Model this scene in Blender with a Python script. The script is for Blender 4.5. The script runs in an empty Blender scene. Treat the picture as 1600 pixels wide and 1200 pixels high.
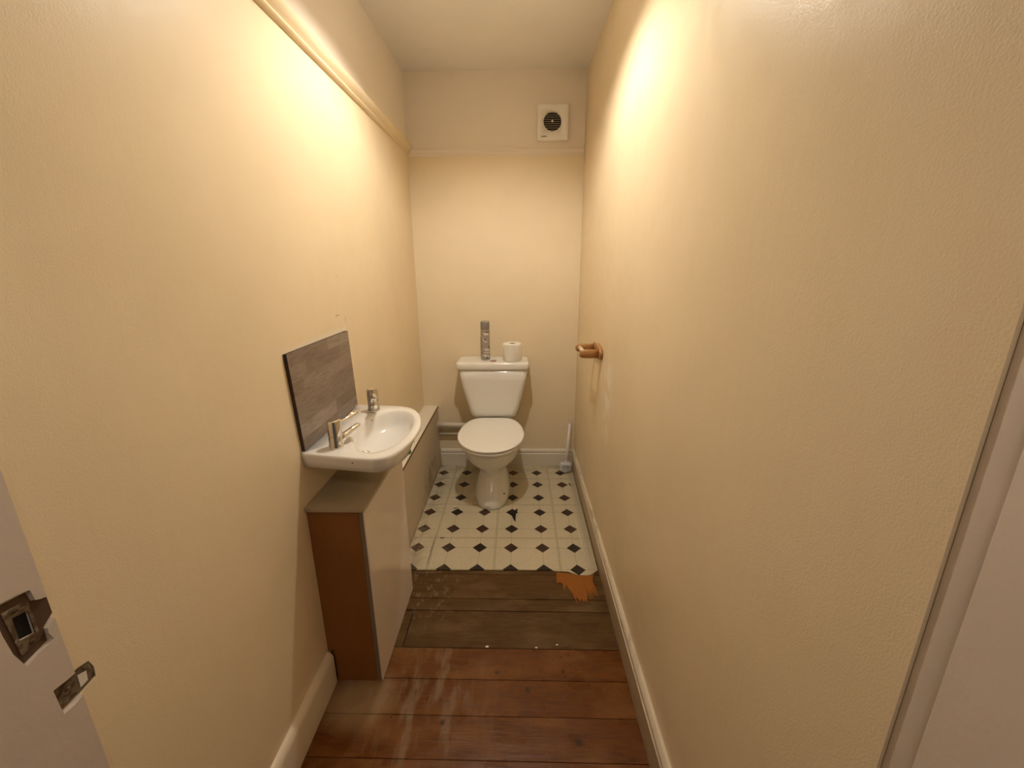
import bpy, bmesh, math, random
from mathutils import Vector, Matrix
random.seed(7)
S = bpy.context.scene
COL = S.collection

# ------------------------------------------------------------------ camera
cd = bpy.data.cameras.new('camera')
cam = bpy.data.objects.new('camera', cd); COL.objects.link(cam)
cd.sensor_width = 36.0
cd.lens = 678.5 / 1600 * 36
cd.clip_start = 0.02
right = Vector((0.99983929, 0.01698888, -0.00572425))
up = Vector((0.00078542, 0.27748508, 0.96072963))
fwd = Vector((-0.01791012, 0.96057973, -0.27742714))
cam.matrix_world = Matrix(((right.x, up.x, -fwd.x, 0.0), (right.y, up.y, -fwd.y, 0.0),
                           (right.z, up.z, -fwd.z, 1.5), (0, 0, 0, 1)))
S.camera = cam
# ------------------------------------------------------------------ world and exposure
w = bpy.data.worlds.new('world'); S.world = w; w.use_nodes = True
w.node_tree.nodes['Background'].inputs[0].default_value = (0.95, 0.80, 0.68, 1)
w.node_tree.nodes['Background'].inputs[1].default_value = 0.06
vs = S.view_settings
vs.view_transform = 'Standard'; vs.look = 'None'; vs.gamma = 1.0; vs.use_curve_mapping = False
vs.exposure = 0.07
BULB_STRENGTH = 1850.0
LX, LY = -0.12, 1.73
# landing light behind the photographer (unseen, added outside the doorway, raised to fill the near walls)
hl = bpy.data.lights.new('landing_fill_light', 'AREA'); hl.shape = 'DISK'; hl.size = 0.3
hl.energy = 5.5; hl.color = (1.0, 0.84, 0.70)
hlo = bpy.data.objects.new('landing_fill_light', hl); COL.objects.link(hlo)
hlo.location = (0.0, -0.75, 2.45); hlo.rotation_euler = (math.radians(20), 0, 0)

# ------------------------------------------------------------------ geometry helpers
class MB:
    def __init__(s): s.bm = bmesh.new(); s.mi = 0
    def _f(s, vs, smooth=False):
        try:
            f = s.bm.faces.new(vs)
        except ValueError:
            return None
        f.material_index = s.mi; f.smooth = smooth; return f
    def box(s, lo, hi):
        x0, y0, z0 = lo; x1, y1, z1 = hi
        v = [s.bm.verts.new(p) for p in ((x0,y0,z0),(x1,y0,z0),(x1,y1,z0),(x0,y1,z0),(x0,y0,z1),(x1,y0,z1),(x1,y1,z1),(x0,y1,z1))]
        for q in ((0,3,2,1),(4,5,6,7),(0,1,5,4),(1,2,6,5),(2,3,7,6),(3,0,4,7)):
            s._f([v[i] for i in q])
        return s
    def hexa(s, pts):   # 8 points, bottom 4 then top 4, counter-clockwise seen from above
        v = [s.bm.verts.new(p) for p in pts]
        for q in ((0,3,2,1),(4,5,6,7),(0,1,5,4),(1,2,6,5),(2,3,7,6),(3,0,4,7)):
            s._f([v[i] for i in q])
        return s
    def prism(s, poly, ax, a, b):
        """extrude a 2-D polygon along axis ax between a and b"""
        def P(p, t):
            if ax == 'x': return (t, p[0], p[1])
            if ax == 'y': return (p[0], t, p[1])
            return (p[0], p[1], t)
        A = [s.bm.verts.new(P(p, a)) for p in poly]; B = [s.bm.verts.new(P(p, b)) for p in poly]
        s._f(A[::-1]); s._f(B)
        n = len(poly)
        for i in range(n): s._f([A[i], A[(i+1) % n], B[(i+1) % n], B[i]])
        return s
    def rings(s, rings, cap0=True, cap1=True, smooth=True, closed=False):
        R = [[s.bm.verts.new(p) for p in r] for r in rings]
        m = len(R)
        for k in range(m if closed else m - 1):
            a, b = R[k], R[(k+1) % m]; n = len(a)
            for i in range(n): s._f([a[i], a[(i+1) % n], b[(i+1) % n], b[i]], smooth)
        if not closed:
            if cap0: s._f(R[0][::-1])
            if cap1: s._f(R[-1])
        return s
    def tube(s, pts, rad, n=20, cap=True, smooth=True, sx=1.0):
        pts = [Vector(p) for p in pts]
        if not isinstance(rad, (list, tuple)): rad = [rad] * len(pts)
        rs = []; up0 = None
        for i, p in enumerate(pts):
            d = (pts[min(i+1, len(pts)-1)] - pts[max(i-1, 0)]).normalized()
            if up0 is None:
                ref = Vector((0, 0, 1)) if abs(d.z) < 0.9 else Vector((1, 0, 0))
                u = d.cross(ref).normalized()
            else:
                u = (up0 - d * up0.dot(d)).normalized()
            up0 = u; v = d.cross(u)
            rs.append([p + rad[i] * (u * math.cos(2*math.pi*k/n) * sx + v * math.sin(2*math.pi*k/n)) for k in range(n)])
        return s.rings(rs, cap, cap, smooth)
    def lathe(s, prof, c, n=40, axis='z', smooth=True, cap0=True, cap1=True):
        """prof: (r, h) list around an axis through c"""
        rs = []
        for r, h in prof:
            ring = []
            for k in range(n):
                a = 2*math.pi*k/n; x, y = r*math.cos(a), r*math.sin(a)
                if axis == 'z': ring.append((c[0]+x, c[1]+y, c[2]+h))
                elif axis == 'y': ring.append((c[0]+x, c[1]+h, c[2]-y))
                else: ring.append((c[0]+h, c[1]+x, c[2]+y))
            rs.append(ring)
        return s.rings(rs, cap0, cap1, smooth)
    def build(s, name, mat, parent=None, bevel=0.0, seg=2, sharp=None, clean=True):
        bm = s.bm
        if clean:
            bmesh.ops.remove_doubles(bm, verts=bm.verts, dist=1e-6)
            bmesh.ops.recalc_face_normals(bm, faces=bm.faces)
        if bevel > 0:
            es = [e for e in bm.edges if len(e.link_faces) == 2 and e.calc_face_angle() > math.radians(35)]
            bmesh.ops.bevel(bm, geom=es, offset=bevel, segments=seg, profile=0.5, affect='EDGES', clamp_overlap=True)
            for f in bm.faces: f.smooth = True
        me = bpy.data.meshes.new(name); bm.to_mesh(me); bm.free()
        mats = mat if isinstance(mat, (list, tuple)) else [mat]
        for m in mats: me.materials.append(m)
        if bevel > 0 or sharp:
            me.set_sharp_from_angle(angle=math.radians(sharp or 40))
        o = bpy.data.objects.new(name, me); COL.objects.link(o)
        if parent is not None:
            o.parent = parent
            o.matrix_parent_inverse = Matrix.Translation(-parent_loc(parent))
        return o

def parent_loc(p):
    v = Vector((0, 0, 0))
    q = p
    while q is not None:
        v += q.location
        if q.parent is not None: v += q.matrix_parent_inverse.translation
        q = q.parent
    return v

def thing(name, label, cat, loc, group=None):
    o = bpy.data.objects.new(name, None); COL.objects.link(o)
    o.empty_display_size = 0.05
    o.location = loc; o['label'] = label; o['category'] = cat
    if group: o['group'] = group
    return o
def tag(o, label, cat, group=None):
    o['label'] = label; o['category'] = cat
    if group: o['group'] = group
    return o
def struct(o):
    o['kind'] = 'structure'; return o

def cut(o, cutter_mb):
    """carve cutter_mb out of object o, leaving no helper behind"""
    bm = cutter_mb.bm
    bmesh.ops.recalc_face_normals(bm, faces=bm.faces)
    me = bpy.data.meshes.new('tmp'); bm.to_mesh(me); bm.free()
    c = bpy.data.objects.new('tmp', me); COL.objects.link(c)
    m = o.modifiers.new('b', 'BOOLEAN'); m.operation = 'DIFFERENCE'; m.object = c; m.solver = 'EXACT'
    bpy.context.view_layer.update()
    dg = bpy.context.evaluated_depsgraph_get()
    new = bpy.data.meshes.new_from_object(o.evaluated_get(dg))
    o.modifiers.clear(); old = o.data; new.name = old.name; o.data = new
    bpy.data.meshes.remove(old)
    bpy.data.objects.remove(c); bpy.data.meshes.remove(me)

# ------------------------------------------------------------------ material helpers
class N:
    """small node builder"""
    def __init__(s, name, rough=0.5, metal=0.0, spec=0.5):
        s.m = bpy.data.materials.new(name); s.m.use_nodes = True
        s.t = s.m.node_tree; s.b = s.t.nodes['Principled BSDF']
        s.b.inputs['Roughness'].default_value = rough
        s.b.inputs['Metallic'].default_value = metal
        s.b.inputs['Specular IOR Level'].default_value = spec
        tc = s.t.nodes.new('ShaderNodeTexCoord'); s.co = tc.outputs['Object']
        g = s.t.nodes.new('ShaderNodeNewGeometry'); s.pos = g.outputs['Position']
    def L(s, a, b): s.t.links.new(a, b)
    def _in(s, sock, v):
        if isinstance(v, bpy.types.NodeSocket): s.L(v, sock)
        elif v is not None: sock.default_value = v
    def math(s, op, a, b=None, c=None, clamp=False):
        n = s.t.nodes.new('ShaderNodeMath'); n.operation = op; n.use_clamp = clamp
        s._in(n.inputs[0], a)
        if b is not None: s._in(n.inputs[1], b)
        if c is not None: s._in(n.inputs[2], c)
        return n.outputs[0]
    def mapping(s, scale=(1,1,1), loc=(0,0,0), rot=(0,0,0), src=None):
        n = s.t.nodes.new('ShaderNodeMapping')
        n.inputs['Scale'].default_value = scale; n.inputs['Location'].default_value = loc; n.inputs['Rotation'].default_value = rot
        s.L(src or s.pos, n.inputs['Vector']); return n.outputs[0]
    def noise(s, scale, detail=4, rough=0.55, vec=None, dist=0.0, col=False):
        n = s.t.nodes.new('ShaderNodeTexNoise')
        n.inputs['Scale'].default_value = scale; n.inputs['Detail'].default_value = detail
        n.inputs['Roughness'].default_value = rough; n.inputs['Distortion'].default_value = dist
        s.L(vec or s.pos, n.inputs['Vector'])
        return n.outputs['Color' if col else 'Fac']
    def white(s, vec):
        n = s.t.nodes.new('ShaderNodeTexWhiteNoise'); n.noise_dimensions = '3D'
        s.L(vec, n.inputs['Vector']); return n.outputs['Value']
    def ramp(s, fac, stops, mode='LINEAR'):
        n = s.t.nodes.new('ShaderNodeValToRGB'); n.color_ramp.interpolation = mode
        e = n.color_ramp.elements
        while len(e) < len(stops): e.new(0.5)
        for i, (p, c) in enumerate(stops):
            e[i].position = p
            if not isinstance(c, (list, tuple)): c = (c, c, c)
            e[i].color = (*c[:3], 1)
        s._in(n.inputs['Fac'], fac); return n.outputs['Color']
    def mix(s, fac, a, b, mode='MIX'):
        n = s.t.nodes.new('ShaderNodeMix'); n.data_type = 'RGBA'; n.blend_type = mode
        s._in(n.inputs[0], fac)
        for k, v in ((6, a), (7, b)):
            if isinstance(v, bpy.types.NodeSocket): s.L(v, n.inputs[k])
            else: n.inputs[k].default_value = (*v[:3], 1)
        return n.outputs[2]
    def sep(s, vec=None):
        n = s.t.nodes.new('ShaderNodeSeparateXYZ'); s.L(vec or s.pos, n.inputs[0]); return n.outputs
    def comb(s, x, y, z=0.0):
        n = s.t.nodes.new('ShaderNodeCombineXYZ')
        s._in(n.inputs[0], x); s._in(n.inputs[1], y); s._in(n.inputs[2], z); return n.outputs[0]
    def step(s, x, a, b):
        n = s.t.nodes.new('ShaderNodeMapRange'); n.interpolation_type = 'SMOOTHSTEP'
        s._in(n.inputs[0], x); n.inputs[1].default_value = a; n.inputs[2].default_value = b
        n.inputs[3].default_value = 0; n.inputs[4].default_value = 1
        return n.outputs[0]
    def blob(s, a, b, ca, cb, ra, rb, soft=0.6):
        da = s.math('DIVIDE', s.math('SUBTRACT', a, ca), ra); db = s.math('DIVIDE', s.math('SUBTRACT', b, cb), rb)
        d = s.math('SQRT', s.math('ADD', s.math('MULTIPLY', da, da), s.math('MULTIPLY', db, db)))
        return s.math('SUBTRACT', 1.0, s.step(d, soft, 1.0))
    def bump(s, h, strength=0.3, dist=0.01, prev=None):
        n = s.t.nodes.new('ShaderNodeBump'); n.inputs['Strength'].default_value = strength; n.inputs['Distance'].default_value = dist
        s.L(h, n.inputs['Height'])
        if prev is not None: s.L(prev, n.inputs['Normal'])
        return n.outputs[0]
    def out(s, col=None, rough=None, nrm=None):
        if col is not None:
            if isinstance(col, bpy.types.NodeSocket): s.L(col, s.b.inputs['Base Color'])
            else: s.b.inputs['Base Color'].default_value = (*col[:3], 1)
        if rough is not None: s._in(s.b.inputs['Roughness'], rough)
        if nrm is not None: s.L(nrm, s.b.inputs['Normal'])
        return s.m

def simple(name, col, rough=0.4, metal=0.0, var=0.06, scale=30, bump=0.0, bscale=200, bdist=0.001, spec=0.5):
    n = N(name, rough, metal, spec)
    f = n.noise(scale, 4)
    c = n.mix(f, tuple(v*(1-var) for v in col), tuple(min(1, v*(1+var)) for v in col))
    nr = n.bump(n.noise(bscale, 3), bump, bdist) if bump > 0 else None
    return n.out(c, rough, nr)

def wall_mat(name, base, side):
    """old cream gloss-ish emulsion over uneven plaster"""
    n = N(name, 0.42, 0, 0.16)
    big = n.noise(1.6, 3); mid = n.noise(9, 4)
    c = n.mix(n.step(big, 0.35, 0.68), tuple(v*0.97 for v in base), tuple(min(1, v*1.02) for v in base))
    c = n.mix(n.math('MULTIPLY', n.step(mid, 0.45, 0.75), 0.16), c, (base[0]*0.98, base[1]*0.88, base[2]*0.80))
    x, y, z = n.sep()
    if side == 'right':
        # scuffed paler patches where something was rubbed off, drips below the roll holder
        wob = n.noise(14, 4)
        m = n.math('MULTIPLY', n.blob(y, z, 1.96, 0.86, 0.13, 0.34, 0.2), n.step(wob, 0.38, 0.62))
        c = n.mix(n.math('MULTIPLY', m, 0.85), c, (0.97, 0.90, 0.78))
        for cy, a in ((2.13, 0.55), (2.20, 0.4)):
            d = n.math('MULTIPLY', n.blob(n.math('ADD', y, n.math('MULTIPLY', z, 0.06)), z, cy + 0.054, 0.88, 0.0045, 0.14, 0.3), a)
            c = n.mix(d, c, (0.42, 0.31, 0.17))
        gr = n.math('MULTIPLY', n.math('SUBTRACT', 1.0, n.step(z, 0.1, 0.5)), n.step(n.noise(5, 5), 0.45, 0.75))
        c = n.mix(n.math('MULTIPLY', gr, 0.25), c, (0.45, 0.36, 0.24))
    if side in ('left', 'back'):   # frieze above the picture rail is painted like the ceiling
        c = n.mix(n.step(z, 2.110, 2.116) if side == 'back' else n.step(n.math('ADD', z, n.math('MULTIPLY', y, 0.0176)), 2.244, 2.250), c, (0.93, 0.835, 0.72))
    if side == 'left':
        # bare primer rim round the splashback and a few flecks
        dy = n.math('MAXIMUM', n.math('SUBTRACT', 1.235, y), n.math('SUBTRACT', y, 1.712))
        dz = n.math('MAXIMUM', n.math('SUBTRACT', 0.9, z), n.math('SUBTRACT', z, 1.235))
        d = n.math('MAXIMUM', dy, dz)
        edge = n.math('SUBTRACT', 1.0, n.step(n.math('ADD', d, n.math('MULTIPLY', n.noise(35, 4), 0.03)), 0.018, 0.034))
        c = n.mix(n.math('MULTIPLY', n.math('MULTIPLY', edge, n.step(n.math('ADD', y, n.math('MULTIPLY', z, 0.9)), 2.28, 2.45)), 0.6), c, (0.92, 0.84, 0.72))
        for (cy, cz, ry, rz) in ((1.655, 1.295, 0.03, 0.006), (1.73, 1.27, 0.006, 0.016), (1.745, 1.10, 0.004, 0.012), (1.76, 1.01, 0.006, 0.01), (1.69, 1.44, 0.004, 0.006)):
            c = n.mix(n.math('MULTIPLY', n.blob(y, z, cy, cz, ry, rz, 0.2), 0.55), c, (0.40, 0.28, 0.17))
    h = n.math('ADD', n.math('MULTIPLY', n.noise(300, 3, 0.6), 0.40), n.math('MULTIPLY', n.noise(60, 4, 0.6), 0.18))
    h = n.math('ADD', h, n.math('MULTIPLY', n.noise(7, 3), 0.9))
    h = n.math('ADD', h, n.math('MULTIPLY', n.noise(5, 3, vec=n.mapping((1, 2.5, 0.35))), 0.9))
    nr = n.bump(h, 0.26, 0.004)
    r = n.ramp(n.noise(18, 4), [(0.35, 0.30), (0.7, 0.46)])
    return n.out(c, r, nr)

CREAM = (0.88, 0.73, 0.495)
M = {}
M['wall_left'] = wall_mat('cream_paint_left', CREAM, 'left')
M['wall_right'] = wall_mat('cream_paint_right', CREAM, 'right')
M['wall_back'] = wall_mat('cream_paint_back', (0.90, 0.765, 0.55), 'back')
M['ceiling'] = wall_mat('ceiling_paint', (0.95, 0.92, 0.89), 'ceiling')
M['gloss_white'] = simple('old_white_gloss_paint', (0.80, 0.72, 0.60), 0.35, var=0.05, scale=12, bump=0.25, bscale=40, bdist=0.002)
M['lining'] = simple('door_lining_paint', (0.66, 0.57, 0.49), 0.45, var=0.07, scale=7, bump=0.35, bscale=30, bdist=0.003)
M['skirt_cream'] = simple('cream_gloss_skirting', (0.80, 0.68, 0.50), 0.35, var=0.05, scale=12, bump=0.25, bscale=40, bdist=0.002)
M['ceramic'] = simple('white_ceramic', (0.91, 0.885, 0.84), 0.12, var=0.015, scale=8)
M['ceramic'].node_tree.nodes['Principled BSDF'].inputs['Coat Weight'].default_value = 0.3
M['plastic'] = simple('white_plastic', (0.95, 0.93, 0.88), 0.22, var=0.015, scale=10)
M['chrome'] = simple('chrome', (0.82, 0.80, 0.76), 0.06, 1.0, var=0.02)
M['pine'] = None

def skirt_mat():
    n = N('skirting_paint', 0.42)
    f = n.noise(25, 5, vec=n.mapping((1, 0.25, 1)))
    c = n.mix(n.step(f, 0.52, 0.7), (0.76, 0.66, 0.50), (0.50, 0.41, 0.28))
    x, y, z = n.sep()
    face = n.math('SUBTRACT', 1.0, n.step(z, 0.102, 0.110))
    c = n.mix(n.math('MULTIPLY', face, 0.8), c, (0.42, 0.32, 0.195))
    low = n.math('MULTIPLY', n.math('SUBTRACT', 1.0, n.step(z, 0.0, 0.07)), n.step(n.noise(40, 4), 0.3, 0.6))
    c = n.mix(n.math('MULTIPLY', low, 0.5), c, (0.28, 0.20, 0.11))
    return n.out(c, 0.42, n.bump(n.noise(50, 3, vec=n.mapping((1, 0.3, 1))), 0.3, 0.003))
M['skirting'] = skirt_mat()

def board_mat():
    n = N('floorboards', 0.3, 0, 0.3)
    x, y, z = n.sep()
    oi = n.t.nodes.new('ShaderNodeAttribute'); oi.attribute_name = 'board'
    bid = oi.outputs['Fac']
    v = n.comb(n.math('ADD', x, n.math('MULTIPLY', bid, 7.3)), y, n.math('MULTIPLY', bid, 3.1))
    grain = n.noise(9, 6, 0.65, vec=n.mapping((0.8, 9, 1), src=v), dist=1.2)
    broad = n.noise(5, 4, vec=n.mapping((1, 2.0, 1), src=v))
    varn = n.mix(n.step(grain, 0.3, 0.72), (0.165, 0.050, 0.006), (0.095, 0.027, 0.003))
    varn = n.mix(n.step(broad, 0.40, 0.70), varn, (0.20, 0.078, 0.018))
    # worn pale streaks running down the room
    st = n.noise(7, 5, 0.6, vec=n.mapping((3.2, 0.8, 1)))
    band = n.blob(x, y, -0.33, 1.15, 0.30, 0.55, 0.1)
    varn = n.mix(n.math('MULTIPLY', n.math('MULTIPLY', n.step(st, 0.47, 0.66), band), 0.75), varn, (0.27, 0.18, 0.105))
    pale = n.math('MULTIPLY', n.blob(x, y, -0.575, 1.165, 0.17, 0.16, 0.2), n.math('ADD', 0.55, n.math('MULTIPLY', n.noise(12, 4, vec=n.mapping((1, 0.4, 1))), 0.7)))
    varn = n.mix(n.math('MULTIPLY', pale, 0.95), varn, (0.42, 0.30, 0.165))
    for cx, cy, rx, ry in ((-0.088, 1.272, .010, .010), (0.163, 1.278, .012, .012), (0.170, 1.256, .008, .008), (0.028, 1.205, .016, .018), (-0.262, 1.085, .012, .016), (0.19, 1.03, .022, .018), (0.16, 1.34, .006, .006), (0.19, 1.35, .006, .007), (-0.44, 1.10, .005, .005)):
        k = n.blob(x, y, cx, cy, rx, ry, 0.3)
        varn = n.mix(n.math('MULTIPLY', k, 0.8), varn, (0.035, 0.012, 0.006))
    bare = n.mix(n.step(grain, 0.3, 0.72), (0.110, 0.052, 0.010), (0.062, 0.027, 0.004))
    bare = n.mix(n.step(broad, 0.45, 0.68), bare, (0.145, 0.082, 0.031))
    lime = n.math('MULTIPLY', n.step(n.noise(22, 5, vec=n.mapping((2, 1, 1))), 0.52, 0.7), n.blob(x, y, -0.47, 1.68, 0.28, 0.30, 0.1))
    bare = n.mix(n.math('MULTIPLY', lime, 0.75), bare, (0.26, 0.20, 0.13))
    sc = n.math('MULTIPLY', n.step(n.noise(16, 5, vec=n.mapping((0.7, 6, 1))), 0.55, 0.68), n.blob(x, y, 0.06, 1.56, 0.3, 0.10, 0.2))
    bare = n.mix(n.math('MULTIPLY', sc, 0.5), bare, (0.20, 0.13, 0.07))
    isb = n.step(y, 1.373, 1.376)
    c = n.mix(isb, varn, bare)
    r = n.mix(isb, n.ramp(n.noise(8, 2), [(0.3, 0.24), (0.75, 0.34)]), n.ramp(n.noise(13, 4), [(0.35, 0.45), (0.7, 0.7)]))
    nr = n.bump(n.math('ADD', grain, n.noise(4, 2)), 0.25, 0.003)
    return n.out(c, r, nr)
M['boards'] = board_mat()

def vinyl_mat():
    n = N('vinyl_sheet', 0.3)
    x, y, z = n.sep()
    u = n.math('DIVIDE', n.math('ADD', x, 0.0475), 0.1687); v = n.math('DIVIDE', n.math('SUBTRACT', y, 2.002), 0.1702)
    def dist(a):   # distance to nearest integer
        return n.math('ABSOLUTE', n.math('SUBTRACT', n.math('FRACT', n.math('ADD', a, 100.5)), 0.5))
    fu, fv = dist(u), dist(v)
    dia = n.math('SUBTRACT', 1.0, n.step(n.math('ADD', fu, fv), 0.226, 0.238))
    cell = n.comb(n.math('FLOOR', n.math('ADD', u, 0.5)), n.math('FLOOR', n.math('ADD', v, 0.5)), 0.0)
    line = n.math('SUBTRACT', 1.0, n.step(n.math('MINIMUM', fu, fv), 0.008, 0.018))
    su = dist(n.math('MULTIPLY', n.math('SUBTRACT', u, 1.5), 0.5)); sv = dist(n.math('MULTIPLY', n.math('SUBTRACT', v, 0.5), 0.5))
    seam = n.math('SUBTRACT', 1.0, n.step(n.math('MINIMUM', su, sv), 0.010, 0.026))
    cl = n.noise(4, 5); cl2 = n.noise(45, 5)
    base = n.mix(cl, (0.56, 0.50, 0.35), (0.66, 0.59, 0.43))
    base = n.mix(n.math('MULTIPLY', n.step(cl2, 0.45, 0.7), 0.25), base, (0.47, 0.40, 0.25))
    base = n.mix(n.math('MULTIPLY', line, 0.45), base, (0.36, 0.28, 0.16))
    base = n.mix(n.math('MULTIPLY', seam, 0.38), base, (0.33, 0.27, 0.15))
    wn = n.white(cell)
    dc = n.ramp(wn, [(0.0, (0.012, 0.007, 0.006)), (0.45, (0.022, 0.010, 0.007)), (0.75, (0.06, 0.020, 0.012)), (1.0, (0.045, 0.018, 0.010))])
    # the two left-hand columns are mixed to a paler brown at the front
    paler_mix = n.math('MULTIPLY', n.blob(x, y, -0.60, 2.0, 0.30, 0.42, 0.2), n.step(n.noise(60, 4), 0.3, 0.75))
    dc = n.mix(n.math('MULTIPLY', paler_mix, 0.7), dc, (0.30, 0.22, 0.13))
    c = n.mix(dia, base, dc)
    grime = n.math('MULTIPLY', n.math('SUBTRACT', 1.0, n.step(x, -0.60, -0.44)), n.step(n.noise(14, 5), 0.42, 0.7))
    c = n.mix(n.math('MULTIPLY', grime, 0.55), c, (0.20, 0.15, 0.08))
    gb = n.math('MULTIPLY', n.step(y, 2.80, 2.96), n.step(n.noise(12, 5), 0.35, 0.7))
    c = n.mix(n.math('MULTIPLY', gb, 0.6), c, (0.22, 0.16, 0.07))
    # pale scuff lines at the right-hand edge
    for cx, cy in ((0.335, 2.12), (0.352, 2.02)):
        s = n.blob(n.math('ADD', x, n.math('MULTIPLY', n.math('SUBTRACT', y, cy), 0.03)), y, cx, cy, 0.004, 0.26, 0.3)
        c = n.mix(n.math('MULTIPLY', s, 0.6), c, (0.78, 0.74, 0.64))
    dust = n.math('MULTIPLY', n.step(x, 0.33, 0.37), 0.65)
    c = n.mix(dust, c, (0.42, 0.36, 0.25))
    # cracked seam on the left
    ck = n.blob(n.math('ADD', x, n.math('MULTIPLY', n.noise(30, 3), 0.008)), y, -0.470, 1.98, 0.003, 0.16, 0.6)
    c = n.mix(n.math('MULTIPLY', ck, 0.8), c, (0.06, 0.04, 0.025))
    h = n.math('ADD', n.math('MULTIPLY', seam, -1.0), n.math('MULTIPLY', n.noise(5, 3), 3.0))
    return n.out(c, n.ramp(n.noise(20, 4), [(0.3, 0.28), (0.7, 0.45)]), n.bump(h, 0.35, 0.003))
M['vinyl'] = vinyl_mat()

def splash_mat():
    n = N('wood_effect_laminate', 0.38)
    x, y, z = n.sep()
    row = n.math('FLOOR', n.math('DIVIDE', n.math('SUBTRACT', z, 0.905), 0.0475))
    off = n.math('MULTIPLY', n.white(n.comb(row, 3.0)), 0.4)
    col = n.math('FLOOR', n.math('DIVIDE', n.math('ADD', y, off), 0.27))
    tone = n.white(n.comb(row, col, 4.0))
    vec = n.comb(n.math('MULTIPLY', tone, 9.0), y, z)
    g = n.noise(8, 6, 0.7, vec=n.mapping((1, 1.0, 8), src=vec), dist=1.5)
    g2 = n.noise(60, 5, 0.7, vec=n.mapping((1, 1.0, 6), src=vec))
    c = n.ramp(tone, [(0.0, (0.21, 0.155, 0.115)), (0.5, (0.28, 0.215, 0.165)), (1.0, (0.35, 0.275, 0.215))])
    c = n.mix(n.math('MULTIPLY', n.step(g, 0.38, 0.72), 0.7), c, (0.135, 0.092, 0.066))
    c = n.mix(n.math('MULTIPLY', n.step(g2, 0.5, 0.75), 0.35), c, (0.42, 0.35, 0.28))
    return n.out(c, 0.38, n.bump(g2, 0.15, 0.0006))
M['splash'] = splash_mat()
M['splash_edge'] = simple('dark_laminate_edge', (0.060, 0.032, 0.020), 0.6, var=0.2, scale=60)

def chip_mat(name, a, b, r=0.5, sc=(1, 1, 1)):
    n = N(name, r)
    f = n.noise(6, 5, vec=n.mapping(sc)); g = n.noise(90, 4)
    c = n.mix(f, a, b); c = n.mix(n.math('MULTIPLY', g, 0.2), c, tuple(v*0.6 for v in a))
    return n.out(c, r, n.bump(g, 0.15, 0.001))
M['cab_side'] = chip_mat('brown_hardboard_end', (0.25, 0.092, 0.016), (0.32, 0.125, 0.026), 0.5, (3, 1, 1))
M['cab_top'] = chip_mat('beige_worktop', (0.40, 0.32, 0.205), (0.47, 0.385, 0.26), 0.4)
M['cab_front'] = chip_mat('off_white_door_laminate', (0.90, 0.80, 0.70), (0.93, 0.83, 0.73), 0.25); M['cab_front'].node_tree.nodes['Principled BSDF'].inputs['Coat Weight'].default_value = 0.15
M['cab_edge'] = chip_mat('grey_brown_board_edge', (0.22, 0.165, 0.11), (0.28, 0.21, 0.14), 0.6)
def boxing_mat():
    n = N('boxing_painted_board', 0.5)
    x, y, z = n.sep()
    c = n.mix(n.noise(6, 4), (0.60, 0.50, 0.36), (0.68, 0.57, 0.42))
    st = n.noise(11, 6, 0.65, dist=0.6)
    a = n.math('MULTIPLY', n.blob(y, z, 2.62, 0.10, 0.38, 0.22, 0.2), n.step(st, 0.42, 0.66))
    c = n.mix(n.math('MULTIPLY', a, 0.6), c, (0.20, 0.14, 0.07))
    low = n.math('MULTIPLY', n.math('SUBTRACT', 1.0, n.step(z, 0.0, 0.05)), n.step(n.noise(20, 5), 0.35, 0.6))
    c = n.mix(n.math('MULTIPLY', low, 0.6), c, (0.22, 0.16, 0.09))
    return n.out(c, 0.5)
M['box_side'] = boxing_mat()
M['box_top'] = chip_mat('boxing_cream_top', (0.92, 0.85, 0.71), (0.95, 0.88, 0.74), 0.35)
M['dark_edge'] = simple('raw_dark_board_edge', (0.13, 0.075, 0.035), 0.8, var=0.3, scale=80)

def wood_mat(name, a, b, sc):
    n = N(name, 0.35)
    g = n.noise(30, 5, 0.6, vec=n.mapping(sc), dist=1.0)
    return n.out(n.mix(n.step(g, 0.3, 0.7), a, b), 0.35, n.bump(g, 0.1, 0.0005))
M['pine'] = wood_mat('varnished_pine', (0.52, 0.27, 0.10), (0.40, 0.185, 0.06), (0.6, 6, 6))
M['roller'] = simple('cream_roller', (0.85, 0.76, 0.58), 0.35)
M['black'] = simple('black_void', (0.004, 0.004, 0.004), 0.9)
M['raw_wood'] = chip_mat('raw_dark_wood', (0.055, 0.028, 0.014), (0.12, 0.065, 0.03), 0.85, (1, 4, 1))
def rust_mat():
    n = N('painted_over_steel', 0.6, 0.3)
    f = n.noise(120, 5); g = n.noise(45, 4)
    c = n.mix(n.step(f, 0.40, 0.6), (0.20, 0.155, 0.10), (0.10, 0.062, 0.032))
    c = n.mix(n.math('MULTIPLY', n.step(g, 0.56, 0.66), 0.8), c, (0.42, 0.36, 0.27))
    return n.out(c, 0.6, n.bump(f, 0.5, 0.001))
M['plate'] = rust_mat()
M['underlay'] = chip_mat('orange_fibre', (0.27, 0.09, 0.008), (0.36, 0.125, 0.013), 0.9, (8, 1, 1))
M['paper'] = simple('tissue_paper', (0.90, 0.85, 0.76), 0.95, var=0.03, scale=60, bump=0.4, bscale=260, bdist=0.001)
M['card'] = simple('cardboard_core', (0.20, 0.13, 0.08), 0.9)
M['can'] = simple('silver_can', (0.40, 0.36, 0.32), 0.35, 0.4, var=0.25, scale=70)
M['can_cap'] = simple('grey_cap', (0.30, 0.265, 0.235), 0.45, var=0.10, scale=40)
M['label_white'] = simple('label_white', (0.80, 0.74, 0.66), 0.45, var=0.06)
M['label_dark'] = simple('label_dark', (0.045, 0.03, 0.02), 0.5)
M['label_brown'] = simple('label_brown', (0.22, 0.13, 0.09), 0.5)
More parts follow.
